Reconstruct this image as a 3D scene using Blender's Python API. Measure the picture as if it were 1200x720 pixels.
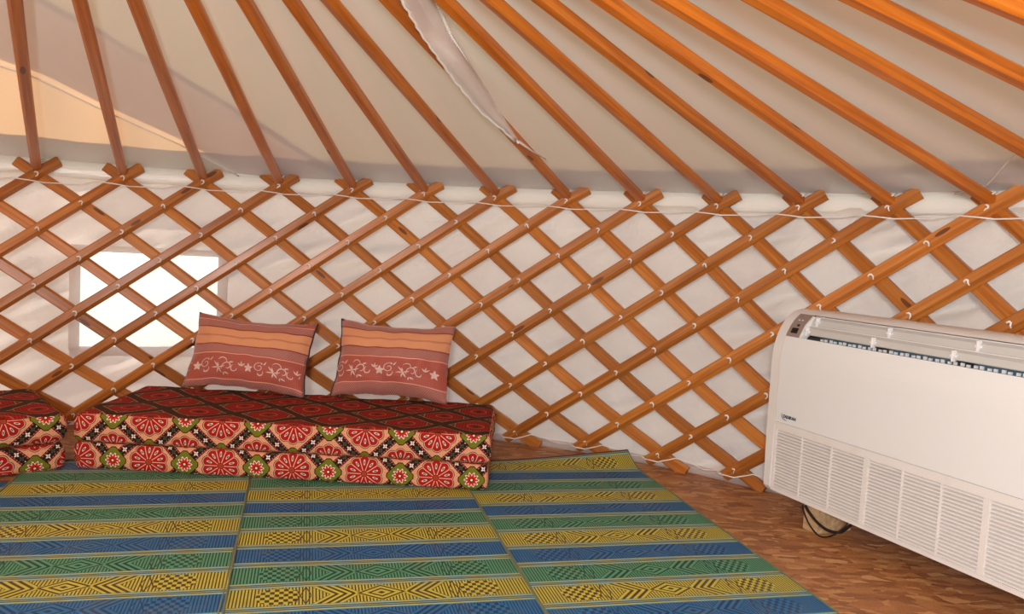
import bpy, bmesh, math, random
from mathutils import Vector, Matrix, noise
from math import sin, cos, pi, radians, atan2, hypot, sqrt

for o in list(bpy.data.objects): bpy.data.objects.remove(o)
C = bpy.context.scene
random.seed(7)

# ------------------------------------------------------------------ camera
CAM = Vector((0.99546, -1.25069, 1.01661))
R_ = Vector((0.99320567, 0.10228881, 0.05549323))
U_ = Vector((-0.06276307, 0.06927851, 0.99562105))
F_ = Vector((-0.0979964, 0.9923394, -0.07522777))
cd = bpy.data.cameras.new('camera'); cam = bpy.data.objects.new('camera', cd); C.collection.objects.link(cam)
cd.sensor_width = 36; cd.lens = 971.4945 / 1200 * 36; cd.clip_start = .02; cd.clip_end = 200
m3 = Matrix((R_, U_, -F_)).transposed().to_4x4(); m3.translation = CAM
cam.matrix_world = m3
C.camera = cam

# ------------------------------------------------------------------ light
w = bpy.data.worlds.new('world'); C.world = w; w.use_nodes = True
bg = w.node_tree.nodes['Background']
bg.inputs[0].default_value = (0.88, 0.93, 1.0, 1); bg.inputs[1].default_value = 0.92
sun = bpy.data.lights.new('sun', 'SUN'); sun.energy = 12; sun.angle = radians(.6); sun.color = (1, .88, .72)
so = bpy.data.objects.new('sun', sun); C.collection.objects.link(so)
sun_dir = Vector((-.90, -.42, .36)).normalized()          # towards the sun: behind the camera, left
so.rotation_euler = sun_dir.to_track_quat('Z', 'Y').to_euler()
al = bpy.data.lights.new('camera_flash', 'AREA'); al.energy = 100; al.size = .35; al.color = (.97, .98, 1)
ao = bpy.data.objects.new('camera_flash', al); C.collection.objects.link(ao)
ao.location = CAM + Vector((-.10, -.85, .30))
ao.rotation_euler = (Vector((-.32, -.95, .03))).to_track_quat('Z', 'Y').to_euler()
vs = C.view_settings
vs.view_transform = 'Standard'; vs.look = 'None'; vs.exposure = -0.1; vs.gamma = 1; vs.use_curve_mapping = False

# ------------------------------------------------------------------ node helpers
class N:
    """a float socket with operators, compiled to Math nodes"""
    def __init__(s, nt, sock): s.nt = nt; s.k = sock
    def _m(s, op, *a):
        n = s.nt.nodes.new('ShaderNodeMath'); n.operation = op
        for q, v in enumerate((s,) + a):
            if isinstance(v, N): s.nt.links.new(v.k, n.inputs[q])
            else: n.inputs[q].default_value = v
        return N(s.nt, n.outputs[0])
    def __add__(s, o): return s._m('ADD', o)
    def __radd__(s, o): return s._m('ADD', o)
    def __sub__(s, o): return s._m('SUBTRACT', o)
    def __rsub__(s, o): return (s * -1.0) + o
    def __mul__(s, o): return s._m('MULTIPLY', o)
    def __rmul__(s, o): return s._m('MULTIPLY', o)
    def __truediv__(s, o): return s._m('DIVIDE', o)
    def lt(s, o): return s._m('LESS_THAN', o)
    def gt(s, o): return s._m('GREATER_THAN', o)
    def fr(s): return s._m('FRACT')
    def fl(s): return s._m('FLOOR')
    def ab(s): return s._m('ABSOLUTE')
    def sn(s): return s._m('SINE')
    def cs(s): return s._m('COSINE')
    def mod(s, o): return s._m('FLOORED_MODULO', o)
    def mn(s, o): return s._m('MINIMUM', o)
    def mx(s, o): return s._m('MAXIMUM', o)
    def sq(s): return s._m('SQRT')
    def at2(s, o): return s._m('ARCTAN2', o)

def srgb(r, g, b):
    f = lambda c: (c / 255 / 12.92) if c <= 10 else ((c / 255 + .055) / 1.055) ** 2.4
    return (f(r), f(g), f(b), 1)

def mixc(nt, fac, a, b):
    n = nt.nodes.new('ShaderNodeMix'); n.data_type = 'RGBA'
    if isinstance(fac, N): nt.links.new(fac.k, n.inputs[0])
    else: n.inputs[0].default_value = fac
    for q, v in ((6, a), (7, b)):
        if isinstance(v, tuple): n.inputs[q].default_value = v
        else: nt.links.new(v, n.inputs[q])
    return n.outputs[2]

def mat(name, col=(.8, .8, .8, 1), rough=.6, spec=.5, sheen=0, metal=0):
    m = bpy.data.materials.new(name); m.use_nodes = True
    b = m.node_tree.nodes['Principled BSDF']
    b.inputs['Base Color'].default_value = col; b.inputs['Roughness'].default_value = rough
    b.inputs['Specular IOR Level'].default_value = spec; b.inputs['Metallic'].default_value = metal
    if sheen: b.inputs['Sheen Weight'].default_value = sheen
    return m, m.node_tree, b

def nz(nt, scale, detail=3, coord=None, rough=.5, vec=None, dist=0):
    n = nt.nodes.new('ShaderNodeTexNoise'); n.inputs['Scale'].default_value = scale
    n.inputs['Detail'].default_value = detail; n.inputs['Roughness'].default_value = rough
    n.inputs['Distortion'].default_value = dist
    if vec is not None: nt.links.new(vec, n.inputs['Vector'])
    return n

def texco(nt, which='Object'):
    return nt.nodes.new('ShaderNodeTexCoord').outputs[which]

def mapping(nt, vec, scale=(1, 1, 1), loc=(0, 0, 0), rot=(0, 0, 0)):
    n = nt.nodes.new('ShaderNodeMapping'); nt.links.new(vec, n.inputs[0])
    n.inputs['Scale'].default_value = scale; n.inputs['Location'].default_value = loc; n.inputs['Rotation'].default_value = rot
    return n.outputs[0]

def ramp(nt, fac, stops):
    n = nt.nodes.new('ShaderNodeValToRGB'); nt.links.new(fac, n.inputs[0])
    e = n.color_ramp.elements
    while len(e) < len(stops): e.new(.5)
    for q, (p_, c_) in enumerate(stops): e[q].position = p_; e[q].color = c_
    return n.outputs[0]

def bump(nt, b, height, strength=.3, dist=.01):
    n = nt.nodes.new('ShaderNodeBump'); n.inputs['Strength'].default_value = strength; n.inputs['Distance'].default_value = dist
    nt.links.new(height, n.inputs['Height']); nt.links.new(n.outputs[0], b.inputs['Normal'])
    return n

def sepxy(nt, vec):
    n = nt.nodes.new('ShaderNodeSeparateXYZ'); nt.links.new(vec, n.inputs[0])
    return N(nt, n.outputs[0]), N(nt, n.outputs[1]), N(nt, n.outputs[2])

# ------------------------------------------------------------------ materials
def wood(name, dark, mid, light, rough=.38):
    m, nt, b = mat(name, rough=rough, spec=.45)
    uv = texco(nt, 'UV')
    info = nt.nodes.new('ShaderNodeObjectInfo')
    rnd = N(nt, info.outputs['Random'])
    comb = nt.nodes.new('ShaderNodeCombineXYZ')
    nt.links.new((rnd * 37.0).k, comb.inputs[0]); nt.links.new((rnd * 11.0).k, comb.inputs[1])
    add = nt.nodes.new('ShaderNodeVectorMath'); nt.links.new(uv, add.inputs[0]); nt.links.new(comb.outputs[0], add.inputs[1])
    v = add.outputs[0]
    g = nz(nt, 1, 4, vec=mapping(nt, v, (2.2, 60, 1)), dist=.6)
    col = ramp(nt, g.outputs[0], [(.28, dark), (.5, mid), (.72, light)])
    big = nz(nt, 1, 2, vec=mapping(nt, v, (1.3, 8, 1)))
    col = mixc(nt, (N(nt, big.outputs[0]) - .38) * 1.1, col, dark)
    # tone varies slat to slat
    col2 = nt.nodes.new('ShaderNodeHueSaturation'); nt.links.new(col, col2.inputs['Color'])
    nt.links.new((rnd * .28 + .80).k, col2.inputs['Value'])
    # knots
    vo = nt.nodes.new('ShaderNodeTexVoronoi'); nt.links.new(mapping(nt, v, (3.2, 12, 1)), vo.inputs['Vector']); vo.inputs['Scale'].default_value = 1
    vd = N(nt, vo.outputs['Distance'])
    col3 = mixc(nt, (vd.lt(.11)) * .8, col2.outputs[0], srgb(74, 30, 12))
    nt.links.new(col3, b.inputs['Base Color'])
    b.inputs['Coat Weight'].default_value = .15; b.inputs['Coat Roughness'].default_value = .25
    return m
M_slat = wood('varnished_pine', srgb(152, 84, 30), srgb(186, 112, 44), srgb(206, 134, 62))
M_pole = wood('varnished_pole', srgb(160, 82, 18), srgb(194, 106, 24), srgb(212, 126, 38))
M_block, nt, b = mat('raw_timber', srgb(196, 164, 124), .7)
g = nz(nt, 1, 4, vec=mapping(nt, texco(nt), (4, 60, 60)))
nt.links.new(ramp(nt, g.outputs[0], [(.3, srgb(170, 136, 96)), (.7, srgb(206, 176, 136))]), b.inputs['Base Color'])

def cloth(name, col, trans_col, trans, gloss_rough=.8, spec=.2, bscale=300, bstr=.08, tone=None):
    m = bpy.data.materials.new(name); m.use_nodes = True; nt = m.node_tree
    b = nt.nodes['Principled BSDF']; out = nt.nodes['Material Output']
    b.inputs['Base Color'].default_value = col; b.inputs['Roughness'].default_value = gloss_rough; b.inputs['Specular IOR Level'].default_value = spec
    if tone:
        t = nz(nt, tone[0], 4, vec=texco(nt))
        nt.links.new(ramp(nt, t.outputs[0], [(.35, tone[1]), (.6, col)]), b.inputs['Base Color'])
    tr = nt.nodes.new('ShaderNodeBsdfTranslucent'); tr.inputs[0].default_value = trans_col
    mx = nt.nodes.new('ShaderNodeMixShader'); mx.inputs[0].default_value = trans
    nt.links.new(b.outputs[0], mx.inputs[1]); nt.links.new(tr.outputs[0], mx.inputs[2]); nt.links.new(mx.outputs[0], out.inputs[0])
    n = nz(nt, bscale, 2, vec=texco(nt)); n2 = nz(nt, 7, 3, vec=texco(nt), dist=.8)
    h = N(nt, n.outputs[0]) * .15 + N(nt, n2.outputs[0])
    bump(nt, b, h.k, min(1, bstr * 4), .02)
    return m
M_wall = cloth('cotton_wall_lining', srgb(232, 226, 214), (1, .9, .88, 1), .22, bstr=.25, tone=(2.5, srgb(224, 214, 202)))
M_roof = cloth('satin_roof_lining', srgb(240, 234, 230), (1, .62, .32, 1), .28, .5, .35, bstr=.03)
M_flapcloth = cloth('loose_lining_cloth', srgb(226, 212, 204), (1, .85, .75, 1), .12, bstr=.05)
M_outer = cloth('outer_canvas_layer', srgb(196, 190, 196), (.62, .80, 1, 1), .66, bstr=.02)
M_strip = cloth('thick_canvas_strip', srgb(200, 194, 200), (.66, .72, 1, 1), .42, bstr=.02)
M_vinyl, nt, b = mat('white_vinyl_band', srgb(236, 234, 226), .28, .5)
bump(nt, b, nz(nt, 14, 2, vec=mapping(nt, texco(nt), (1, 1, 8))).outputs[0], .25, .01)
M_cord, _, _ = mat('white_cord', srgb(240, 236, 230), .7)
M_frame = cloth('window_frame_canvas', srgb(226, 216, 208), (.98, .95, .95, 1), .75, bstr=.1)
# milky window vinyl: passes light, scatters some
M_pane = bpy.data.materials.new('milky_window_vinyl'); M_pane.use_nodes = True; nt = M_pane.node_tree
out = nt.nodes['Material Output']; nt.nodes.remove(nt.nodes['Principled BSDF'])
t1 = nt.nodes.new('ShaderNodeBsdfTransparent'); t2 = nt.nodes.new('ShaderNodeBsdfTranslucent'); t3 = nt.nodes.new('ShaderNodeBsdfGlossy')
t3.inputs['Roughness'].default_value = .15
mx = nt.nodes.new('ShaderNodeMixShader'); mx.inputs[0].default_value = .35; mx2 = nt.nodes.new('ShaderNodeMixShader'); mx2.inputs[0].default_value = .04
nt.links.new(t1.outputs[0], mx.inputs[1]); nt.links.new(t2.outputs[0], mx.inputs[2])
nt.links.new(mx.outputs[0], mx2.inputs[1]); nt.links.new(t3.outputs[0], mx2.inputs[2]); nt.links.new(mx2.outputs[0], out.inputs[0])
M_ground, _, _ = mat('pale_dusty_ground', srgb(236, 230, 220), .9)

# OSB floor
M_osb, nt, b = mat('osb_board', rough=.55)
tc = texco(nt)
warp = nz(nt, 6, 2, vec=tc)
vm = nt.nodes.new('ShaderNodeVectorMath'); vm.operation = 'SCALE'; nt.links.new(warp.outputs[1], vm.inputs[0]); vm.inputs['Scale'].default_value = .10
va = nt.nodes.new('ShaderNodeVectorMath'); nt.links.new(tc, va.inputs[0]); nt.links.new(vm.outputs[0], va.inputs[1])
cols = []
for rz, sc in ((.4, (17, 38, 1)), (1.7, (16, 34, 1)), (-.5, (14, 40, 1))):
    v = nt.nodes.new('ShaderNodeTexVoronoi'); nt.links.new(mapping(nt, va.outputs[0], sc, (rz, rz * 2, 0), (0, 0, rz)), v.inputs['Vector']); v.inputs['Scale'].default_value = 1
    sp = nt.nodes.new('ShaderNodeSeparateColor'); nt.links.new(v.outputs['Color'], sp.inputs[0])
    cols.append((N(nt, sp.outputs[0]), N(nt, sp.outputs[1])))
pal = lambda s: ramp(nt, s.k, [(0, srgb(142, 90, 50)), (.35, srgb(168, 110, 64)), (.7, srgb(186, 128, 76)), (1, srgb(208, 160, 106))])
c0 = mixc(nt, cols[1][1].gt(.5), pal(cols[0][0]), pal(cols[1][0]))
c0 = mixc(nt, cols[2][1].gt(.62), c0, pal(cols[2][0]))
gr = nz(nt, 140, 3, vec=tc)
c0 = mixc(nt, (N(nt, gr.outputs[0]) - .42) * .9, c0, srgb(110, 58, 24))
st = nz(nt, 2.2, 3, vec=tc)
c0 = mixc(nt, ((N(nt, st.outputs[0]) - .5) * 1.2).mx(0), c0, srgb(112, 68, 38))
nt.links.new(c0, b.inputs['Base Color'])
bump(nt, b, cols[0][0].k, .15, .003)

# woven mats: u across (m), v along (m)
def mat_material(name, W, v0, P):
    m, nt, b = mat(name, rough=.5, spec=.35)
    u, v, _ = sepxy(nt, texco(nt, 'UV'))
    q = (v - v0) / P + .5 / 3        # 0..1 period; yellow at 0..1/3, green 1/3..2/3, blue
    band = (q.fr() * 3.0)
    bi = band.fl(); wv = (band.fr() - .5) * 2.0          # -1..1 in band
    wa = wv.ab()
    x = (u - W / 2).ab()
    wi = wv / .72                                         # inner figure coordinate
    wia = wi.ab()
    lines = ((u / .0092).fr()).lt(.42)
    d = x / .075 + wia
    dia = ((d * 2.6).fr()).lt(.42); ind = d.lt(1.0)
    c = x - (1.0 - wia) * .05 * -1.0
    chev = ((c / .024).fr()).lt(.5); inc = (c - .150).ab().lt(.045)
    e = ((x - .285) / .062); e2 = (e * e + wi * wi).lt(.95)
    chk = ((u / .0125).fl() + ((wi + 3.0) / .3).fl()).mod(2.0)
    sel = lines
    for cond, val in ((inc, chev), (ind, dia), (e2, chk)):
        sel = cond * val + (cond * -1.0 + 1.0) * sel
    zz = (((x / .03).fr() - .5).ab() * 2.0 - wia).ab().lt(.12) * (x - .215).ab().lt(.02)
    sel = sel.mx(zz)
    Y = mixc(nt, sel, srgb(198, 188, 68), srgb(84, 66, 34))
    G = mixc(nt, sel, srgb(84, 156, 116), srgb(30, 70, 60))
    B = mixc(nt, sel, srgb(36, 112, 164), srgb(26, 60, 100))
    col = mixc(nt, bi.gt(.5), Y, G); col = mixc(nt, bi.gt(1.5), col, B)
    # border lines between bands
    col = mixc(nt, wa.gt(.73), col, srgb(78, 150, 158))
    col = mixc(nt, (wa - .83).ab().lt(.035), col, srgb(196, 188, 100))
    col = mixc(nt, (wa - .93).ab().lt(.03), col, srgb(44, 84, 110))
    col = mixc(nt, wa.gt(.97), col, srgb(168, 160, 92))
    # end edges of the weave
    n = nz(nt, 9, 3, vec=texco(nt))
    col = mixc(nt, ((N(nt, n.outputs[0]) - .5) * .9).mx(0), col, srgb(120, 118, 96))
    nt.links.new(col, b.inputs['Base Color'])
    weave = ((v / .0035).fr() - .5).ab() + ((u / .0046).fr() - .5).ab()
    bump(nt, b, weave.k, .25, .0012)
    return m

# mattress kilim print
def kilim(name, top=False):
    m, nt, b = mat(name, rough=.9, spec=.1)
    a, bb, _ = sepxy(nt, texco(nt, 'UV'))
    P = .292
    X = a / P; Y = bb / P
    def cen(ox, oy): return (X + ox).fr() - .5, (Y + oy).fr() - .5
    peach = srgb(214, 152, 114); red = srgb(166, 30, 28); dark = srgb(44, 26, 26); green = srgb(112, 112, 30); white = srgb(232, 214, 196)
    col = mixc(nt, (((X * 24.0).fr() - .5).ab() * ((Y * 24.0).fr() - .5).ab()).gt(.14), peach, srgb(204, 126, 88))
    # net of diagonal bands
    def band(s, t, col):
        dd = ((s).fr() - .5).ab()
        col = mixc(nt, dd.lt(.095), col, dark)
        dots = ((t * 18.0).fr() - .5).ab().lt(.28) * (dd - .072).ab().lt(.011)
        col = mixc(nt, dots, col, srgb(186, 84, 84))
        tt = (t * 8.0).fr() - .5; ss = (s.fr() - .5) / .125
        rr = (tt * tt + ss * ss).sq()
        ang = tt.at2(ss)
        fl = (rr - .30 - (ang * 4.0).cs() * .12).lt(0.0)
        alt = ((t * 8.0).fl().mod(2.0)).lt(.5)
        fc = mixc(nt, alt, srgb(70, 76, 44), white)
        col = mixc(nt, fl, col, fc)
        col = mixc(nt, rr.lt(.09), col, dark)
        return col
    col = band(X + Y, X - Y, col); col = band(X - Y, X + Y, col)
    def medal(col, ox, oy):
        cx, cy = cen(ox, oy)
        r = (cx * cx + cy * cy).sq(); an = cy.at2(cx)
        k = (an * 10.0 / (2 * pi)).fr() - .5
        edge = r + k * k * .14
        col = mixc(nt, edge.lt(.272), col, dark)
        col = mixc(nt, edge.lt(.262), col, srgb(214, 168, 140))
        col = mixc(nt, edge.lt(.252), col, red)
        arc = (k.ab() * r)                                  # rays between petals
        ray = ((k.ab() - .5).ab() * r).lt(.0085) * r.gt(.04) * edge.lt(.252)
        col = mixc(nt, ray, col, srgb(226, 172, 146))
        pr = ((r - .165) / .048); pk = k * r / .026
        dd = (pr * pr + pk * pk).sq()
        col = mixc(nt, dd.lt(.95), col, dark); col = mixc(nt, dd.lt(.84), col, white); col = mixc(nt, dd.lt(.5), col, srgb(84, 72, 44))
        col = mixc(nt, r.lt(.045), col, dark); col = mixc(nt, r.lt(.036), col, srgb(190, 52, 36)); col = mixc(nt, r.lt(.014), col, srgb(90, 90, 30))
        return col
    col = medal(col, .5, .5); col = medal(col, 0, 0)
    def node(col, ox, oy):
        cx, cy = cen(ox, oy)
        s = (cx.ab() + cy.ab()) * .87; mm = cx.ab().mx(cy.ab()); sh = s.mx(mm)
        col = mixc(nt, sh.lt(.192), col, dark); col = mixc(nt, sh.lt(.178), col, green)
        r = (cx * cx + cy * cy).sq(); an = cy.at2(cx); f = r + (an * 10.0).cs() * -.018
        col = mixc(nt, f.lt(.100), col, dark); col = mixc(nt, f.lt(.094), col, white)
        f2 = r + (an * 10.0).cs() * -.02
        col = mixc(nt, f2.lt(.076), col, srgb(196, 40, 26)); col = mixc(nt, r.lt(.036), col, srgb(120, 40, 20)); col = mixc(nt, r.lt(.016), col, white)
        return col
    col = node(col, 0, .5); col = node(col, .5, 0)
    if top:  # top faces: darkening from grazing light is put into the print colours
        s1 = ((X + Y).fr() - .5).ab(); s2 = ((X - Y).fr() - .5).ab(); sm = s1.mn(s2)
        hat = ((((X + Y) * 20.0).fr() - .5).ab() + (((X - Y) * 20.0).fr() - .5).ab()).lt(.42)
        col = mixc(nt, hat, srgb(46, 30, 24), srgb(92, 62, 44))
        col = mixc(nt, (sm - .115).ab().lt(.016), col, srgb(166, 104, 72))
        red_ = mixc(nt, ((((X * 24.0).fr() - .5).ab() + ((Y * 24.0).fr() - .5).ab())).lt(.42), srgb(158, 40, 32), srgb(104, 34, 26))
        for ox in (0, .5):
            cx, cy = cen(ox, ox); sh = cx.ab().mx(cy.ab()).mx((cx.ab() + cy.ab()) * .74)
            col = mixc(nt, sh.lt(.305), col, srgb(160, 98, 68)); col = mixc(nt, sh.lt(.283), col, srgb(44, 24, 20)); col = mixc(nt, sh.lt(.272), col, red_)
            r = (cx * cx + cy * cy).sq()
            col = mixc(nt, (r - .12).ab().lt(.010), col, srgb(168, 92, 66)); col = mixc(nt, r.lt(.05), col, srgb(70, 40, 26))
    nt.links.new(col, b.inputs['Base Color'])
    n = nz(nt, 420, 2, vec=texco(nt)); n2 = nz(nt, 14, 3, vec=texco(nt))
    bump(nt, b, (N(nt, n.outputs[0]) * .2 + N(nt, n2.outputs[0])).k, .35, .008)
    return m
M_kilim = kilim('kilim_print_cloth'); M_kilim_top = kilim('kilim_print_shaded_top', True)

def pillow_material(name, off):
    m, nt, b = mat(name, rough=.6, spec=.3, sheen=.3)
    u, v, _ = sepxy(nt, texco(nt, 'UV'))
    t = v + off                                            # 0 top .. 1 bottom
    uu = u
    check = (((uu * 70.0).fr()).lt(.5) * .5 + ((t * 44.0).fr()).lt(.5) * .5)
    ground = mixc(nt, check, srgb(182, 92, 74), srgb(152, 70, 58))
    mau = mixc(nt, ((((uu * 52.0).fr() - .5).ab() + ((t * 30.0).fr() - .5).ab() - .5).ab()).lt(.14), srgb(152, 84, 78), srgb(182, 124, 108))
    sal = mixc(nt, (t - .31).ab().lt(.012), srgb(214, 146, 104), srgb(190, 118, 86))
    col = ground
    def rng(a_, b_): return (t - (a_ + b_) / 2).ab().lt((b_ - a_) / 2)
    col = mixc(nt, rng(.095, .185), col, mau)
    col = mixc(nt, rng(.2, .43), col, sal)
    col = mixc(nt, rng(.445, .555), col, mau)
    col = mixc(nt, rng(.43, .445), col, srgb(136, 44, 38)); col = mixc(nt, rng(.185, .2), col, srgb(136, 44, 38))
    for q in (.085, .572, .925): col = mixc(nt, rng(q - .006, q + .006), col, srgb(222, 158, 136))
    col = mixc(nt, t.gt(.935), col, mau)
    nt.links.new(col, b.inputs['Base Color'])
    n2 = nz(nt, 10, 3, vec=texco(nt))
    bump(nt, b, n2.outputs[0], .3, .01)
    return m
M_embroid, _, _ = mat('pale_embroidery_thread', srgb(216, 186, 174), .6)
M_dark, _, _ = mat('dark_piping', srgb(40, 26, 30), .6)

M_acw, nt, b = mat('white_plastic_panel', srgb(230, 231, 230), .32, .5)
M_acg, nt, b = mat('off_white_plastic', srgb(228, 224, 220), .42, .5)
n_ = nz(nt, 8, 3, vec=texco(nt)); nt.links.new(mixc(nt, (N(nt, n_.outputs[0]) - .55) * 1.5, srgb(228, 224, 220), srgb(206, 194, 180)), b.inputs['Base Color'])
M_vane, nt, b = mat('grey_white_vane', srgb(196, 196, 192), .4)
M_ctrl, _, _ = mat('taupe_control_panel', srgb(146, 130, 120), .5)
M_blk, _, _ = mat('black_plastic', srgb(22, 20, 22), .35)
M_coil, nt, b = mat('blue_grey_coil', srgb(62, 92, 110), .5)
M_logo, _, _ = mat('dark_blue_ink', srgb(40, 48, 66), .5)
M_gap, _, _ = mat('shadow_joint_plastic', srgb(104, 96, 92), .6)  # grey set to the shade tone between louvres, also lines the vane slot

# ------------------------------------------------------------------ mesh helpers
def link(name, me, parent=None, material=None):
    o = bpy.data.objects.new(name, me); C.collection.objects.link(o)
    if parent is not None: o.parent = parent
    if material is not None and me is not None and len(me.materials) == 0: me.materials.append(material)
    return o
def mesh_from(name, vs_, fs, uvs=None, smooth=False):
    me = bpy.data.meshes.new(name); me.from_pydata([tuple(v) for v in vs_], [], fs)
    if uvs is not None:
        l = me.uv_layers.new(name='UVMap')
        for p_ in me.polygons:
            for li in p_.loop_indices: l.data[li].uv = uvs[me.loops[li].vertex_index]
    if smooth: me.polygons.foreach_set('use_smooth', [True] * len(me.polygons))
    me.update(); return me
def empty(name, loc=(0, 0, 0), rz=0, label=None, cat=None, group=None, kind=None):
    o = bpy.data.objects.new(name, None); C.collection.objects.link(o); o.location = loc; o.rotation_euler = (0, 0, rz)
    o.empty_display_size = .05
    tag(o, label, cat, group, kind); return o
def tag(o, label=None, cat=None, group=None, kind=None):
    if label: o['label'] = label
    if cat: o['category'] = cat
    if group: o['group'] = group
    if kind: o['kind'] = kind
    return o
def box_bm(bm, x0, x1, y0, y1, z0, z1, bev=0):
    ret = bmesh.ops.create_cube(bm, size=1)
    vsn = ret['verts']
    for v in vsn:
        v.co = Vector((x0 + (v.co.x + .5) * (x1 - x0), y0 + (v.co.y + .5) * (y1 - y0), z0 + (v.co.z + .5) * (z1 - z0)))
    if bev:
        es = list({e for v in vsn for e in v.link_edges})
        bmesh.ops.bevel(bm, geom=es, offset=bev, segments=2, affect='EDGES', clamp_overlap=True)
def bm_mesh(name, bm, smooth=False):
    bmesh.ops.recalc_face_normals(bm, faces=bm.faces)
    me = bpy.data.meshes.new(name); bm.to_mesh(me); bm.free()
    if smooth: me.polygons.foreach_set('use_smooth', [True] * len(me.polygons))
    return me
def box_obj(name, b6, material, parent=None, bev=0):
    bm = bmesh.new(); box_bm(bm, *b6, bev=bev); return link(name, bm_mesh(name, bm), parent, material)
def tube_mesh(name, pts, rad, seg=6, closed=False):
    pts = [Vector(p_) for p_ in pts]; vs_ = []; fs = []; n = len(pts)
    up = None
    for k in range(n):
        a = pts[max(k - 1, 0)]; c = pts[min(k + 1, n - 1)]; t = (c - a).normalized()
        if up is None:
            up = t.orthogonal().normalized()
        up = (up - t * up.dot(t)).normalized(); s = t.cross(up)
        r = rad[k] if isinstance(rad, (list, tuple)) else rad
        for q in range(seg):
            an = 2 * pi * q / seg; vs_.append(pts[k] + (up * cos(an) + s * sin(an)) * r)
    for k in range(n - 1):
        for q in range(seg):
            fs.append((k * seg + q, k * seg + (q + 1) % seg, (k + 1) * seg + (q + 1) % seg, (k + 1) * seg + q))
    fs.append(tuple(range(seg))[::-1]); fs.append(tuple((n - 1) * seg + q for q in range(seg)))
    return mesh_from(name, vs_, fs, smooth=True)
def bar_mesh(name, frames, wdt, thk, ch=.004, prof=None):
    """frames: list of (centre, across, out); rectangular bar with chamfered edges, UV = metres"""
    given = prof; prof = []
    for sx, sy in ((1, 1), (-1, 1), (-1, -1), (1, -1)):
        if given: break
        if sx * sy > 0: prof += [(sx * wdt / 2, sy * (thk / 2 - ch)), (sx * (wdt / 2 - ch), sy * thk / 2)]
        else: prof += [(sx * (wdt / 2 - ch), sy * thk / 2), (sx * wdt / 2, sy * (thk / 2 - ch))]
    prof = given or prof
    vs_ = []; fs = []; uvs = []; L = 0; per = [0]
    for q in range(8):
        a, c = prof[q], prof[(q + 1) % 8]; per.append(per[-1] + hypot(a[0] - c[0], a[1] - c[1]))
    prev = None; n = len(frames)
    for ce, ac, ou in frames:
        if prev is not None: L += (ce - prev).length
        prev = ce
        for q in range(9):
            x, y = prof[q % 8]; vs_.append(ce + ac * x + ou * y); uvs.append((L, per[q]))
    for k in range(n - 1):
        for q in range(8): fs.append((k * 9 + q, k * 9 + q + 1, (k + 1) * 9 + q + 1, (k + 1) * 9 + q))
    fs.append(tuple(range(8))[::-1]); fs.append(tuple((n - 1) * 9 + q for q in range(8)))
    me = mesh_from(name, vs_, fs, uvs); return me

# ------------------------------------------------------------------ the yurt's geometry
ZT = 1.24093; DZ = 0.1314524; DTH = 0.12561667572894944; TH0 = -0.59757250405991
CT = [-0.00023, 0.00385, -0.00767, -0.00013, 0.00324, -0.00177, -0.006, -0.00047, -0.00076, 0.00861]
CZ = [-0.00265, -0.01751, 0.00485, -0.00143, 0.00891, 0.01057, 0.03352, 0.01956, 0.00874, -0.0046]
def surfR(n): n = max(-.5, min(9.0, n)); return 3 * (1 - 0.2252668 * n / 9 + 0.2069599 * (n / 9) ** 2)
def lat(i, j):
    n = i - j; k = ((i + j) / 2 - 6) / 7; kk = max(-1.0, min(1.1, k)); nn = max(-1, min(1.03, (n - 4.5) / 4.5))
    B = [1, kk, nn, kk * kk, kk * nn, nn * nn, kk ** 3, kk * kk * nn, kk * nn * nn, nn ** 3]
    th = TH0 + DTH * (i + j) / 2 + sum(a * c for a, c in zip(CT, B))
    z = ZT - n * DZ + sum(a * c for a, c in zip(CZ, B))
    return th, z, surfR(n)
def cyl(th, r, z): return Vector((r * sin(th), r * cos(th), z))
ROOF_S = 0.27258
def roof_z(r): return ZT + .06 + (3.05 - r) * ROOF_S

# floor
bm = bmesh.new()
N_ = 96
ring = [bm.verts.new(cyl(2 * pi * k / N_, 3.12, 0)) for k in range(N_)]; ring2 = [bm.verts.new(cyl(2 * pi * k / N_, 3.12, -.05)) for k in range(N_)]
bm.faces.new(ring); bm.faces.new(ring2[::-1])
for k in range(N_): bm.faces.new((ring[k], ring[(k + 1) % N_], ring2[(k + 1) % N_], ring2[k]))
o = link('floor', bm_mesh('floor', bm), None, M_osb); tag(o, kind='structure')
o = box_obj('ground', (-40, 40, -40, 40, -.4, -.12), M_ground); tag(o, kind='structure')

# wall lining with a window opening
WT0, WT1, WZ0, WZ1 = -.534, -.318, .385, .872
def canvas_r(th, z):
    r = 3.078 - .05 * (1 - z / 1.3)
    s = noise.noise(Vector((th * 9, z * 2.2, 3))) * .024 + noise.noise(Vector((th * 22 + z * 9, z * 5, 7))) * .006
    s += .006 * sin(th * 26 + 1.5 * noise.noise(Vector((th * 3, z * 2, 1))))
    diag = noise.noise(Vector((th * 14 - z * 11, z * 3 + th * 4, 9)))
    s += max(0, diag - .05) * .17 * (.4 + noise.noise(Vector((th * 2, 5, 1))))
    s += .014 * max(0, noise.noise(Vector((th * 30 - z * 16, z * 6, 21)))) ** 1.5 * 2
    fade = min(1, max(0, (1.28 - z) / .08))
    return max(r + s * fade, surfR((ZT - z) / DZ) + .066)
def grid_line(a0, a1, n, marks):
    L = [a0 + (a1 - a0) * k / n for k in range(n + 1)]
    for m_ in marks:
        q = min(range(len(L)), key=lambda t: abs(L[t] - m_)); L[q] = m_
    return L
TH = grid_line(-2.6, 2.2, 440, (WT0, WT1)); ZS = grid_line(0.0, 1.29, 72, (WZ0, WZ1))
vs_ = []; fs = []
for z in ZS:
    for t in TH: vs_.append(cyl(t, canvas_r(t, z), z))
nT = len(TH)
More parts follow.
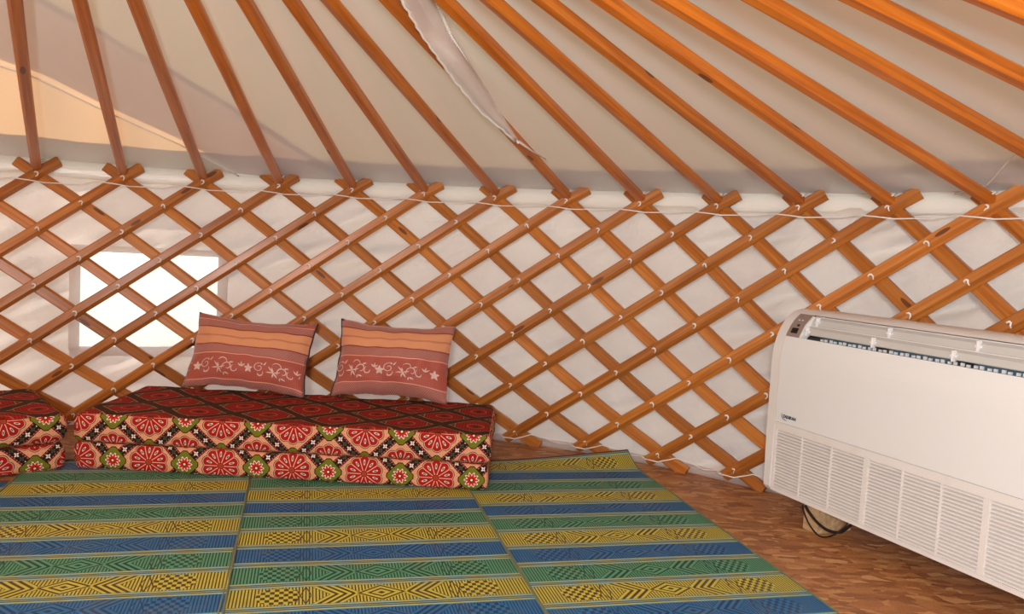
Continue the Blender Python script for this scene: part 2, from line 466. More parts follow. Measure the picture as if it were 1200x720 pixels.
for a in range(len(ZS) - 1):
    for c in range(nT - 1):
        if WT0 - 1e-6 <= TH[c] < WT1 - 1e-6 and WZ0 - 1e-6 <= ZS[a] < WZ1 - 1e-6: continue
        fs.append((a * nT + c, a * nT + c + 1, (a + 1) * nT + c + 1, (a + 1) * nT + c))
o = link('wall_back', mesh_from('wall_back', vs_, fs, smooth=True), None, M_wall); tag(o, kind='structure')
# window: canvas frame and pane
win = empty('window_1', cyl((WT0 + WT1) / 2, 3.05, 0), kind='structure')
wl = win.location.copy()
def strip(name, t0, t1, z0, z1, dr, thick, material, parent, nt_=8):
    vs_ = []; fs = []
    for k in range(nt_ + 1):
        t = t0 + (t1 - t0) * k / nt_
        for z in (z0, z1):
            r = 3.065 - .05 * (1 - z / 1.3)
            vs_.append(cyl(t, r - dr, z) - wl); vs_.append(cyl(t, r - dr + thick, z) - wl)
    for k in range(nt_):
        a = k * 4; c = a + 4
        fs += [(a, a + 2, c + 2, c), (a + 1, c + 1, c + 3, a + 3), (a, c, c + 1, a + 1), (a + 2, a + 3, c + 3, c + 2)]
    fs += [(0, 1, 3, 2), (nt_ * 4, nt_ * 4 + 2, nt_ * 4 + 3, nt_ * 4 + 1)]
    return link(name, mesh_from(name, vs_, fs), parent, material)
strip('window_frame', WT0 - .012, WT1 + .012, WZ0 - .04, WZ0 + .006, .012, .012, M_frame, win)
strip('window_frame', WT0 - .012, WT1 + .012, WZ1 - .006, WZ1 + .025, .012, .012, M_frame, win)
strip('window_frame', WT0 - .014, WT0 + .002, WZ0 - .01, WZ1 + .01, .018, .016, M_frame, win, 3)
strip('window_frame', WT1 - .002, WT1 + .014, WZ0 - .01, WZ1 + .01, .018, .016, M_frame, win, 3)
strip('pane', WT0 - .01, WT1 + .01, WZ0 - .01, WZ1 + .01, -.012, .002, M_pane, win)

# vinyl band under the eave, lower skirt
def ringstrip(name, t0, t1, prof, n, material, label=None, wob=0):
    vs_ = []; fs = []; m_ = len(prof)
    for k in range(n + 1):
        t = t0 + (t1 - t0) * k / n
        for (r, z) in prof:
            vs_.append(cyl(t, r + wob * noise.noise(Vector((t * 7, z * 8, 2))), z + wob * .5 * noise.noise(Vector((t * 9, 3, z)))))
    for k in range(n):
        for q in range(m_):
            a = k * m_ + q; c = k * m_ + (q + 1) % m_
            fs.append((a, c, c + m_, a + m_))
    o = link(name, mesh_from(name, vs_, fs, smooth=True), None, material); tag(o, kind='structure'); return o
ringstrip('trim_1', -2.25, 2.25, [(3.080, 1.218), (3.072, 1.232), (3.070, 1.262), (3.078, 1.306), (3.092, 1.306), (3.092, 1.218)], 180, M_vinyl, wob=.003)
ringstrip('trim_2', -2.25, 2.25, [(3.006, .002), (3.010, .020), (3.018, .036), (3.026, .036), (3.026, .002)], 260, M_frame, wob=.010)

# roof lining
vs_ = []; fs = []; uvs = []
NT = 300; RS = [3.10, 3.05, 2.9, 2.7, 2.5, 2.3, 2.1, 1.9, 1.7, 1.5, 1.3, 1.1, .9, .7, .45]
for t_ in range(NT):
    th = 2 * pi * t_ / NT
    for r in RS:
        ph = ((th - TH0) / DTH) % 1.0
        sag = .014 * (4 * ph * (1 - ph)) * min(1, max(0, (3.0 - r) / .5)) * (r / 3)
        vs_.append(cyl(th, r, roof_z(r) - sag + .012 + .004 * noise.noise(Vector((th * 6, r * 2, 0)))))
nr = len(RS)
for t_ in range(NT):
    for q in range(nr - 1):
        a = t_ * nr + q; c = ((t_ + 1) % NT) * nr + q
        fs.append((a, a + 1, c + 1, c))
o = link('ceiling', mesh_from('ceiling', vs_, fs, smooth=True), None, M_roof); tag(o, kind='structure')
# crown: ring and cover
bm = bmesh.new()
prof = [(.41, ZT + .66), (.47, ZT + .66), (.47, ZT + .78), (.41, ZT + .78)]
rows = [[bm.verts.new(cyl(2 * pi * k / 48, r, z)) for r, z in prof] for k in range(48)]
for k in range(48):
    for q in range(4): bm.faces.new((rows[k][q], rows[k][(q + 1) % 4], rows[(k + 1) % 48][(q + 1) % 4], rows[(k + 1) % 48][q]))
o = link('trim_3', bm_mesh('trim_3', bm), None, M_block); tag(o, kind='structure')
vs_ = [cyl(2 * pi * k / 48, .47, ZT + .78) for k in range(48)] + [Vector((0, 0, ZT + .86))]
o = link('trim_4', mesh_from('trim_4', vs_, [(k, (k + 1) % 48, 48) for k in range(48)]), None, M_outer); tag(o, kind='structure')

# outer canvas layer lying on the roof (its overlap reads as a shade through the lining)
low = [(-1.30, 1.35), (-1.229, 1.643), (-1.174, 1.753), (-1.111, 2.063), (-.971, 2.516), (-.881, 2.93), (-.80, 3.2)]
upp = [(-1.05, .62), (-.95, 1.0), (-.82, 1.3), (-.708, 1.712), (-.609, 1.983), (-.493, 2.41), (-.365, 2.884), (-.30, 3.2)]
def lerp_line(L, t):
    t *= len(L) - 1; k = min(int(t), len(L) - 2); f = t - k
    return Vector((L[k][0] + (L[k + 1][0] - L[k][0]) * f, L[k][1] + (L[k + 1][1] - L[k][1]) * f))
vs_ = []; fs = []; NS = 40
for q in range(NS + 1):
    A = lerp_line(low, q / NS); B = lerp_line(upp, q / NS)
    for s_ in range(9):
        P_ = A.lerp(B, s_ / 8); vs_.append(Vector((P_.x, P_.y, roof_z(P_.length) + .017)))
for q in range(NS):
    for s_ in range(8): a = q * 9 + s_; fs.append((a, a + 1, a + 10, a + 9))
o = link('trim_5', mesh_from('trim_5', vs_, fs, smooth=True), None, M_strip); tag(o, kind='structure')
ringstrip('trim_6', -2.25, 2.25, [(3.12, roof_z(3.12) + .028), (2.80, roof_z(2.80) + .028), (2.80, roof_z(2.80) + .031), (3.12, roof_z(3.12) + .031)], 160, M_outer, wob=.01)

# unseen cover added to dim and cool light through the lining, left edge along the upper edge of the strip
vs_ = []; fs = []; RC = [3.16, 2.95, 2.7, 2.45, 2.2, 1.95, 1.7, 1.45, 1.2, .95, .7, .47]; NC = 90
def upp_theta(r):
    best = min((lerp_line(upp, q / 300) for q in range(301)), key=lambda p_: abs(p_.length - r)); return atan2(best.x, best.y)
for r in RC:
    t0 = upp_theta(r) - .012 - .085 / max(r, 1)
    for k in range(NC + 1): vs_.append(cyl(t0 + (3.3 - t0) * k / NC, r, roof_z(r) + .040))
for q in range(len(RC) - 1):
    for k in range(NC): a = q * (NC + 1) + k; fs.append((a, a + 1, a + NC + 2, a + NC + 1))
o = link('trim_7', mesh_from('trim_7', vs_, fs, smooth=True), None, M_outer); tag(o, kind='structure')

# seam cords sewn to the lining
def roof_curve(pts, n=24, off=-.007):
    L = [lerp_line(pts, q / n) for q in range(n + 1)]
    return [Vector((p_.x, p_.y, roof_z(p_.length) + off)) for p_ in L]
o = link('lining_seam', tube_mesh('lining_seam', roof_curve([(-1.32, 1.20)] + low[1:-1]), .0032, 5), None, M_cord)
tag(o, 'thin white sewn seam running diagonally down the roof lining at the left', 'seam', 'lining seams')
o = link('lining_seam', tube_mesh('lining_seam', roof_curve([(2.10, 1.05), (2.24, 1.38), (2.27, 1.521), (2.338, 1.834), (2.30, 2.0)], 16), .0032, 5), None, M_cord)
tag(o, 'short pale stitched seam in the roof lining above the air conditioner, right side', 'seam', 'lining seams')

# ------------------------------------------------------------------ lattice
lattice = empty('wall_lattice', (0, 3.0, 0), label='crisscross orange-brown pine lattice standing round the wall, tied with white cord', cat='lattice')
LO = lattice.location.copy()
SW, ST = .052, .032
def slat(front, idx):
    n0, n1 = (-.47, 9.28) if front else (-.46, 9.66)
    n0 += random.uniform(-.04, .04); n1 += random.uniform(-.03, .03)
    P_ = []; K = 22
    for q in range(K + 1):
        n = n0 + (n1 - n0) * q / K
        th, z, r = lat(idx, idx - n) if front else lat(idx + n, idx)
        r += ST / 2 if front else ST * 1.5 + .001
        if q in (0, K): pass
        P_.append((cyl(th, r, max(z, .006)), Vector((sin(th), cos(th), 0))))
    fr = []
    for q in range(K + 1):
        t = (P_[min(q + 1, K)][0] - P_[max(q - 1, 0)][0]).normalized(); ou = P_[q][1]; ou = (ou - t * ou.dot(t)).normalized()
        ac_ = t.cross(ou)
        if ac_.z > 0: ac_ = -ac_                         # across points down the wall
        fr.append((P_[q][0] - LO, ac_, ou))
    # taper the cut ends
    a_, b_ = (.018, .004) if front else (.004, .010)     # lower / upper chamfer on the room side
    w2, t2 = SW / 2, ST / 2
    me = bar_mesh('slat', fr, SW, ST, prof=[(w2, t2 - .003), (w2 - .003, t2), (-w2 + .003, t2), (-w2, t2 - .003), (-w2, -t2 + b_), (-w2 + b_, -t2), (w2 - a_, -t2), (w2, -t2 + a_)])
    return link('slat', me, lattice, M_slat)
for j in range(-9, 15): slat(False, j)
for i in range(-4, 19): slat(True, i)
# cord knots: a short bent tail on each crossing
def knot_mesh(seed):
    rnd = random.Random(seed)
    a = [(-.008, 0, -.001), (-.004, -.004, .004), (.004, -.005, .005), (.008, -.003, .001), (.006 + rnd.uniform(-.004, .004), -.003, -.008), (.003, -.002, -.013 - rnd.uniform(0, .006))]
    return tube_mesh('cord_knot', a, [.003, .0042, .0045, .0038, .0032, .0022], 5)
knots = [knot_mesh(s_) for s_ in range(4)]
for k_ in knots: k_.materials.append(M_cord)
for i in range(0, 16):
    for n in range(0, 10):
        th, z, r = lat(i, i - n)
        o = link('cord_knot', random.choice(knots), lattice)
        ou = Vector((sin(th), cos(th), 0)); ri = Vector((cos(th), -sin(th), 0)); up = Vector((0, 0, 1))
        mm = Matrix((ri, ou, up)).transposed() @ Matrix.Rotation(random.uniform(-.7, .7), 3, 'Y')
        mm = mm.to_4x4() ; mm.translation = cyl(th, r - .0015, z + .004) - LO
        o.matrix_local = mm
# girth cords
pts = []
for k in range(-3, 18):
    th, z, r = lat(k, k); r = surfR(.3)
    pts += [cyl(th - .040, r + .020, z - .028), cyl(th - .030, r - .004, z - .029), cyl(th - .010, r - .006, z - .034), cyl(th + .003, r - .004, z - .038), cyl(th + .010, r + .022, z - .040), cyl(th + .034, r + .024, z - .038), cyl(th + DTH / 2, r + .022, z - .037)]
o = link('girth_cord', tube_mesh('girth_cord', pts, .0030, 5), None, M_cord)
tag(o, 'thin white cord strung along the tops of the lattice slats', 'cord')
pts = []
for k in range(4, 18):
    th, z, r = lat(k, k - 9.12)
    th2, z2, r2 = lat(k - 9 + 9.2 + .0, k - 9)
    pts += [cyl(th - .022, r + .018, z - .006), cyl(th - .014, r - .004, z - .012), cyl(th + .008, r - .005, z - .014), cyl(th + .022, r + .016, z - .002), cyl(th + .034, r + .024, z + .012), cyl(th + .060, r + .024, z + .004), cyl(th + .082, r + .022, max(z - .012, .01))]
o = link('foot_cord', tube_mesh('foot_cord', pts, .0027, 5), None, M_cord)
tag(o, 'thin white cord looped round the feet of the lattice near the floor', 'cord')

# ------------------------------------------------------------------ roof poles
offs = {-1: -.06, 0: -.06, 1: -.07, 2: -.07, 3: -.06, 4: -.05, 5: -.07, 6: -.17, 7: -.08, 8: -.03, 9: -.08, 10: -.11, 11: -.13, 12: -.20, 13: -.14, 14: -.18, 15: -.2, 16: -.2}
ordn = ['leftmost', 'second', 'third', 'fourth', 'fifth', 'sixth', 'seventh', 'eighth', 'ninth', 'tenth', 'eleventh', 'twelfth', 'thirteenth', 'fourteenth', 'fifteenth', 'sixteenth']
extra = {0: ', dark and nearly upright', 1: ', above the left of the window', 2: ', above the right side of the window', 7: ', partly hidden by the loose lining flap', 8: ', just right of the loose lining flap',
         11: ', with a small ring-shaped knot', 12: ', landing near the top right lattice head', 13: ', crossing above the air conditioner', 14: ', cutting the top right corner', 15: ', only a sliver in the top right corner'}
for k in range(-1, 17):
    th = TH0 + DTH * k; tt, zz, rr = lat(k, k)
    B = cyl(tt, 3.012, ZT + .031 + (zz - ZT) * .8); A = cyl(th + offs[k], .455, ZT + .695)
    d = (A - B).normalized(); side = d.cross(Vector((0, 0, 1))).normalized(); nrm = side.cross(d)
    L = (A - B).length; K = 14; fr = []
    tw = random.uniform(-.25, .25)
    base = B.copy()
    for q in range(K + 1):
        f = q / K
        ce = B + (A - B) * f + side * .006 * sin(pi * f) * random.Random(k).uniform(-1, 1) - base
        a2 = side * cos(tw) + nrm * sin(tw); n2 = nrm * cos(tw) - side * sin(tw)
        fr.append((ce, a2, n2))
    p = empty('roof_pole', base)
    if 0 <= k <= 15: lab = 'orange-brown roof pole, ' + ordn[k] + (' from the left' if k else ' of them all') + extra.get(k, '')
    else: lab = 'orange-brown roof pole just past the %s edge of the photo' % ('left' if k < 0 else 'right')
    tag(p, lab, 'roof pole', 'roof poles')
    link('shaft', bar_mesh('shaft', fr, .043, .038, .008), p, M_pole)
    # white tie: small crossed cord at the foot
    t_ = Vector((cos(tt), -sin(tt), 0)); ou = Vector((sin(tt), cos(tt), 0))
    cpt = cyl(tt, 2.988, ZT + .030 + (zz - ZT) * .8) - base
    bmv = [cpt - t_ * .016 + Vector((0, 0, -.012)), cpt - ou * .012 - t_ * .006 + Vector((0, 0, .0)), cpt - ou * .013 + t_ * .006 + Vector((0, 0, .012)), cpt + t_ * .022 + Vector((0, 0, .018)), cpt + t_ * .024 + ou * .03 + Vector((0, 0, .03))]
    link('tie_cord', tube_mesh('tie_cord', bmv, .0028, 5), p, M_cord)

# ------------------------------------------------------------------ loose lining flap hanging under the 8th pole
def flap():
    # the two long edges in plan, from crown end down to the tip
    def px(u, v, drop):
        d = R_ * ((u - 600) / 971.4945) - U_ * ((v - 360) / 971.4945) + F_
        lo, hi = .1, 8
        for _ in range(50):
            m_ = (lo + hi) / 2; P_ = CAM + d * m_
            if P_.z - (roof_z(hypot(P_.x, P_.y)) - drop) < 0: lo = m_
            else: hi = m_
        return CAM + d * lo
    def interp(x, T_):
        for (a_, b_), (c_, d_) in zip(T_, T_[1:]):
            if x <= c_: return b_ + (d_ - b_) * (x - a_) / (c_ - a_)
        return T_[-1][1]
    n = 44; cols_ = []
    for q in range(n + 1):
        f = q / n
        # scalloped left lip
        ly = -40 + (164 + 40) * f; ry = -40 + (166 + 40) * f
        lx = interp(ly, [(-40, 448), (0, 474), (40, 497), (94, 535), (130, 565), (150, 589), (164, 603)])
        rx = interp(ry, [(-40, 490), (0, 512), (40, 529), (94, 563), (130, 585), (166, 608)])
        sc = .012 * abs(sin(q * 1.15)) * (1 if f < .97 else 0)
        cx = lx + (rx - lx) * (.40 + .25 * f)
        a = px(lx, ly, .092); c = px(rx, ry, .004 + .07 * max(0, f - .55) / .45); m_ = px(cx, ly + (ry - ly) * .5, .035 + .045 * min(1, max(0, (f - .3) / .25)))
        lip = a + (c - a).normalized() * (-sc) + Vector((0, 0, -.006))
        cols_.append([lip, a + (c - a).normalized() * .004, a.lerp(m_, .35) + Vector((0, 0, -.006)), a.lerp(m_, .75) + Vector((0, 0, .004)), m_ + Vector((0, 0, .008)), m_.lerp(c, .5) + Vector((0, 0, .004)), c])
    base = cols_[-1][-1].copy()
    vs_ = [v - base for c_ in cols_ for v in c_]; w_ = 7; fs = []
    for q in range(n):
        for s_ in range(w_ - 1): a = q * w_ + s_; fs.append((a, a + 1, a + w_ + 1, a + w_))
    r = empty('lining_flap', base, label='loose strip of pale lining with scalloped stitched edges sagging below the roof', cat='cloth flap')
    me = mesh_from('flap_cloth', vs_, fs, smooth=True)
    o = link('flap_cloth', me, r, M_flapcloth)
    so_ = o.modifiers.new('thick', 'SOLIDIFY'); so_.thickness = .002
    link('scalloped_hem', tube_mesh('scalloped_hem', [c_[0] - base for c_ in cols_], .0052, 5), r, M_cord)
    # stitched right edge: a row of small stitches
    bm = bmesh.new()
    for q in range(0, n):
        for s_ in (0.25, .75):
            c_ = cols_[q][-1].lerp(cols_[q + 1][-1], s_) - base
            ret = bmesh.ops.create_icosphere(bm, subdivisions=1, radius=.006)
            for v in ret['verts']: v.co = v.co + c_ + Vector((0, 0, -.008))
    o = link('stitching', bm_mesh('stitching', bm), r, M_cord); o['kind'] = 'stuff'
    # tail continuing to the pole
    t0 = cols_[-1][-1] - base; t1 = px(640, 187, .02) - base
    link('tail', tube_mesh('tail', [t0, t0.lerp(t1, .5) + Vector((0, 0, -.004)), t1], [.006, .004, .002], 5), r, M_flapcloth)
flap()

# ------------------------------------------------------------------ woven mats
DV = Vector((-.334, .943)).normalized(); WV = Vector((DV.y, -DV.x))
def floor_mat(u0, u1, v0, v1, rot, material, label, z0, curl=None, piv=None):
    nu, nv = 44, 110; vs_ = []; fs = []; uvs = []
    piv = Vector(piv) if piv else WV * u1 + DV * 1.2
    base = Vector((0, 0, 0)); c0 = WV * ((u0 + u1) / 2) + DV * ((v0 + v1) / 2)
    cr, sr = cos(rot), sin(rot)
    for layer in (0, 1):
        for a in range(nv + 1):
            for c in range(nu + 1):
                u = u0 + (u1 - u0) * c / nu; v = v0 + (v1 - v0) * a / nv
                P_ = WV * u + DV * v - piv; P_ = Vector((P_.x * cr - P_.y * sr, P_.x * sr + P_.y * cr)) + piv
                z = z0 + .0022 * (1 + noise.noise(Vector((P_.x * 2.2, P_.y * 5, z0 * 99))))
                if c in (0, nu): P_ = P_ + WV * .003 * noise.noise(Vector((v * 9, c, 0)))
                if curl: z += curl(u - u0, v, P_)
                vs_.append(Vector((P_.x, P_.y, z + (0 if layer else .003))) - Vector((c0.x, c0.y, 0))); uvs.append((u - u0, v))
    st_ = (nv + 1) * (nu + 1)
    for a in range(nv):
        for c in range(nu):
            q = a * (nu + 1) + c; fs.append((q, q + 1, q + nu + 2, q + nu + 1))
            q2 = q + st_; fs.append((q2, q2 + nu + 1, q2 + nu + 2, q2 + 1))
    r = empty('woven_mat', (c0.x, c0.y, 0), label=label, cat='mat', group='woven floor mats')
    link('weave', mesh_from('weave', vs_, fs, uvs, smooth=True), r, material)
    def edge(c, name):
        L = [vs_[a * (nu + 1) + c] + Vector((0, 0, .002)) for a in range(nv + 1)]
        return link(name, tube_mesh(name, L, .0030, 5), r, M_hem)
    edge(0, 'side_hem'); edge(nu, 'side_hem')
    L = [vs_[nv * (nu + 1) + c] + Vector((0, 0, .002)) for c in range(nu + 1)]
    link('end_hem', tube_mesh('end_hem', L, .0040, 5), r, M_endhem)
    return r
M_hem, _, _ = mat('grey_green_hem', srgb(118, 122, 92), .7)
M_endhem, _, _ = mat('maroon_end_binding', srgb(84, 40, 40), .7)
W_ = .865
ML = mat_material('woven_mat_left', W_, .925, .4625); MM = mat_material('woven_mat_mid', W_, .798, .463); MR = mat_material('woven_mat_right', W_ - .015, .728, .4525)
floor_mat(-.541, .325, -.45, 2.25, radians(.9), ML, 'striped green, yellow and blue woven mat on the left, in front of the corner mattress', .0048, piv=(.3 * WV + 1.3 * DV))
floor_mat(.322, 1.187, -.45, 2.3, 0, MM, 'striped woven mat in the middle, reaching under the long mattress', .0015)
def curl(u, v, P_):
    return max(0, v - 1.98) ** 2 * (.2 + 1.9 * max(0, u / .85 - .2) ** 1.5)
floor_mat(1.191, 2.04, -.45, 2.165, 0, MR, 'striped woven mat on the right beside the bare board floor, far end curling up', .0015, curl)
MF = mat_material('woven_mat_far_left', W_, .70, .4625)
floor_mat(-1.42, -.556, -.45, 1.95, radians(3), MF, 'sliver of striped woven mat at the left edge, under the corner mattress', .0015, piv=(-.556 * WV + 1.9 * DV))

# ------------------------------------------------------------------ mattresses
def soft_box(name, L, D, H, r, uvo, seed, sag=.006, nx=64, ny=26, nz_=10):
    """rounded, slightly rumpled block; origin at front-left-bottom corner"""
    bm = bmesh.new(); uvl = bm.loops.layers.uv.new('UVMap')
    cache = {}
    def rv(x, y, z):
        key = (round(x, 5), round(y, 5), round(z, 5))
        if key in cache: return cache[key]
        p_ = Vector((x, y, z)); q = Vector((min(max(x, r), L - r), min(max(y, r), D - r), min(max(z, r), H - r)))
        d = p_ - q
        if d.length > 1e-9: p_ = q + d.normalized() * min(d.length, r) if d.length > r else p_
        # rumples
        nn = noise.noise(Vector((x * 5 + seed, y * 5, z * 14))) * sag + noise.noise(Vector((x * 16 + seed, y * 16, z * 30))) * sag * .35
        c_ = Vector((L / 2, D / 2, H / 2)); dirn = Vector(((x - c_.x) / L, (y - c_.y) / D, (z - c_.z) / H))
        m_ = max(abs(dirn.x), abs(dirn.y), abs(dirn.z))
        ax = Vector((dirn.x if abs(dirn.x) > m_ - 1e-4 else 0, dirn.y if abs(dirn.y) > m_ - 1e-4 else 0, dirn.z if abs(dirn.z) > m_ - 1e-4 else 0)).normalized()
        if ax.z < 0: ax.z = 0
        p_ += ax * nn
        # faces bulge a little
        if abs(ax.y) > .5: p_.y += (1 if ax.y > 0 else -1) * .008 * (1 - (2 * z / H - 1) ** 2)
        if abs(ax.x) > .5: p_.x += (1 if ax.x > 0 else -1) * .008 * (1 - (2 * z / H - 1) ** 2)
        v = bm.verts.new(p_); cache[key] = v; return v
    def lin(a, n):   # denser near ends so the rounding is smooth
        e = [0, r * .29, r * .62, r]; return [t for t in e] + [r + (a - 2 * r) * k / n for k in range(1, n)] + [a - t for t in e[::-1]]
    X = lin(L, nx); Yv = lin(D, ny); Zv = lin(H, nz_)
    def quad(P4, uv4, mi=0):
        vv = [rv(*p_) for p_ in P4]
        if len(set(vv)) < 4: return
        try: f = bm.faces.new(vv)
        except ValueError: return
        f.smooth = True; f.material_index = mi
        for l, uv in zip(f.loops, uv4): l[uvl].uv = uv
    ox, oy = uvo
    for a in range(len(X) - 1):
        x0, x1 = X[a], X[a + 1]
        for c in range(len(Zv) - 1):
            z0, z1 = Zv[c], Zv[c + 1]
            quad([(x0, 0, z0), (x1, 0, z0), (x1, 0, z1), (x0, 0, z1)], [(x0 + ox, z0 + oy), (x1 + ox, z0 + oy), (x1 + ox, z1 + oy), (x0 + ox, z1 + oy)])
            quad([(x1, D, z0), (x0, D, z0), (x0, D, z1), (x1, D, z1)], [(x1, z0), (x0, z0), (x0, z1), (x1, z1)])
        for c in range(len(Yv) - 1):
            y0, y1 = Yv[c], Yv[c + 1]
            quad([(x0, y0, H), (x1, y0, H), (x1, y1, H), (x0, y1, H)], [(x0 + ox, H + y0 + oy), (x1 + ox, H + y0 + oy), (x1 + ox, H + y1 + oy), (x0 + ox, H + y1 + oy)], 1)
            quad([(x1, y0, 0), (x0, y0, 0), (x0, y1, 0), (x1, y1, 0)], [(x1, y0), (x0, y0), (x0, y1), (x1, y1)])
    for a in range(len(Yv) - 1):
        y0, y1 = Yv[a], Yv[a + 1]
        for c in range(len(Zv) - 1):
            z0, z1 = Zv[c], Zv[c + 1]
            quad([(L, y0, z0), (L, y1, z0), (L, y1, z1), (L, y0, z1)], [(L + y0 + ox, z0 + oy), (L + y1 + ox, z0 + oy), (L + y1 + ox, z1 + oy), (L + y0 + ox, z1 + oy)])
            quad([(0, y1, z0), (0, y0, z0), (0, y0, z1), (0, y1, z1)], [(-y1 + ox, z0 + oy), (-y0 + ox, z0 + oy), (-y0 + ox, z1 + oy), (-y1 + ox, z1 + oy)])
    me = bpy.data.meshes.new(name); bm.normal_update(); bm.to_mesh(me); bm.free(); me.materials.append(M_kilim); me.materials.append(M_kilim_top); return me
ba = atan2(2.039 - 1.871, .615 + 1.072)
bench = empty('floor_mattress', (-1.065, 1.875, .007), ba, 'long two-layer floor mattress in red kilim print, with the two pillows on it', 'mattress', 'kilim print mattresses')
PK = .292
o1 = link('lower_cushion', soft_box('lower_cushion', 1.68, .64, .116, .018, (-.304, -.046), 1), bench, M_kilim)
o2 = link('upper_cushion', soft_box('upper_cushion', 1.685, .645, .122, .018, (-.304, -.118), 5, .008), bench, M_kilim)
o2.location = (0, -.004, .113)
seat = empty('floor_mattress', (-1.092 - 1.66 * cos(radians(46)), 1.845 - 1.66 * sin(radians(46)), .007), radians(46), 'red kilim print floor mattress cut off by the left edge, set at an angle', 'mattress', 'kilim print mattresses')
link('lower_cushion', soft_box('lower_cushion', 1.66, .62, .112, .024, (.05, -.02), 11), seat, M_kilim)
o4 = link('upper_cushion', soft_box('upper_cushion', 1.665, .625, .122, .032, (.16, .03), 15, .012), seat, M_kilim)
o4.location = (0, -.004, .110)

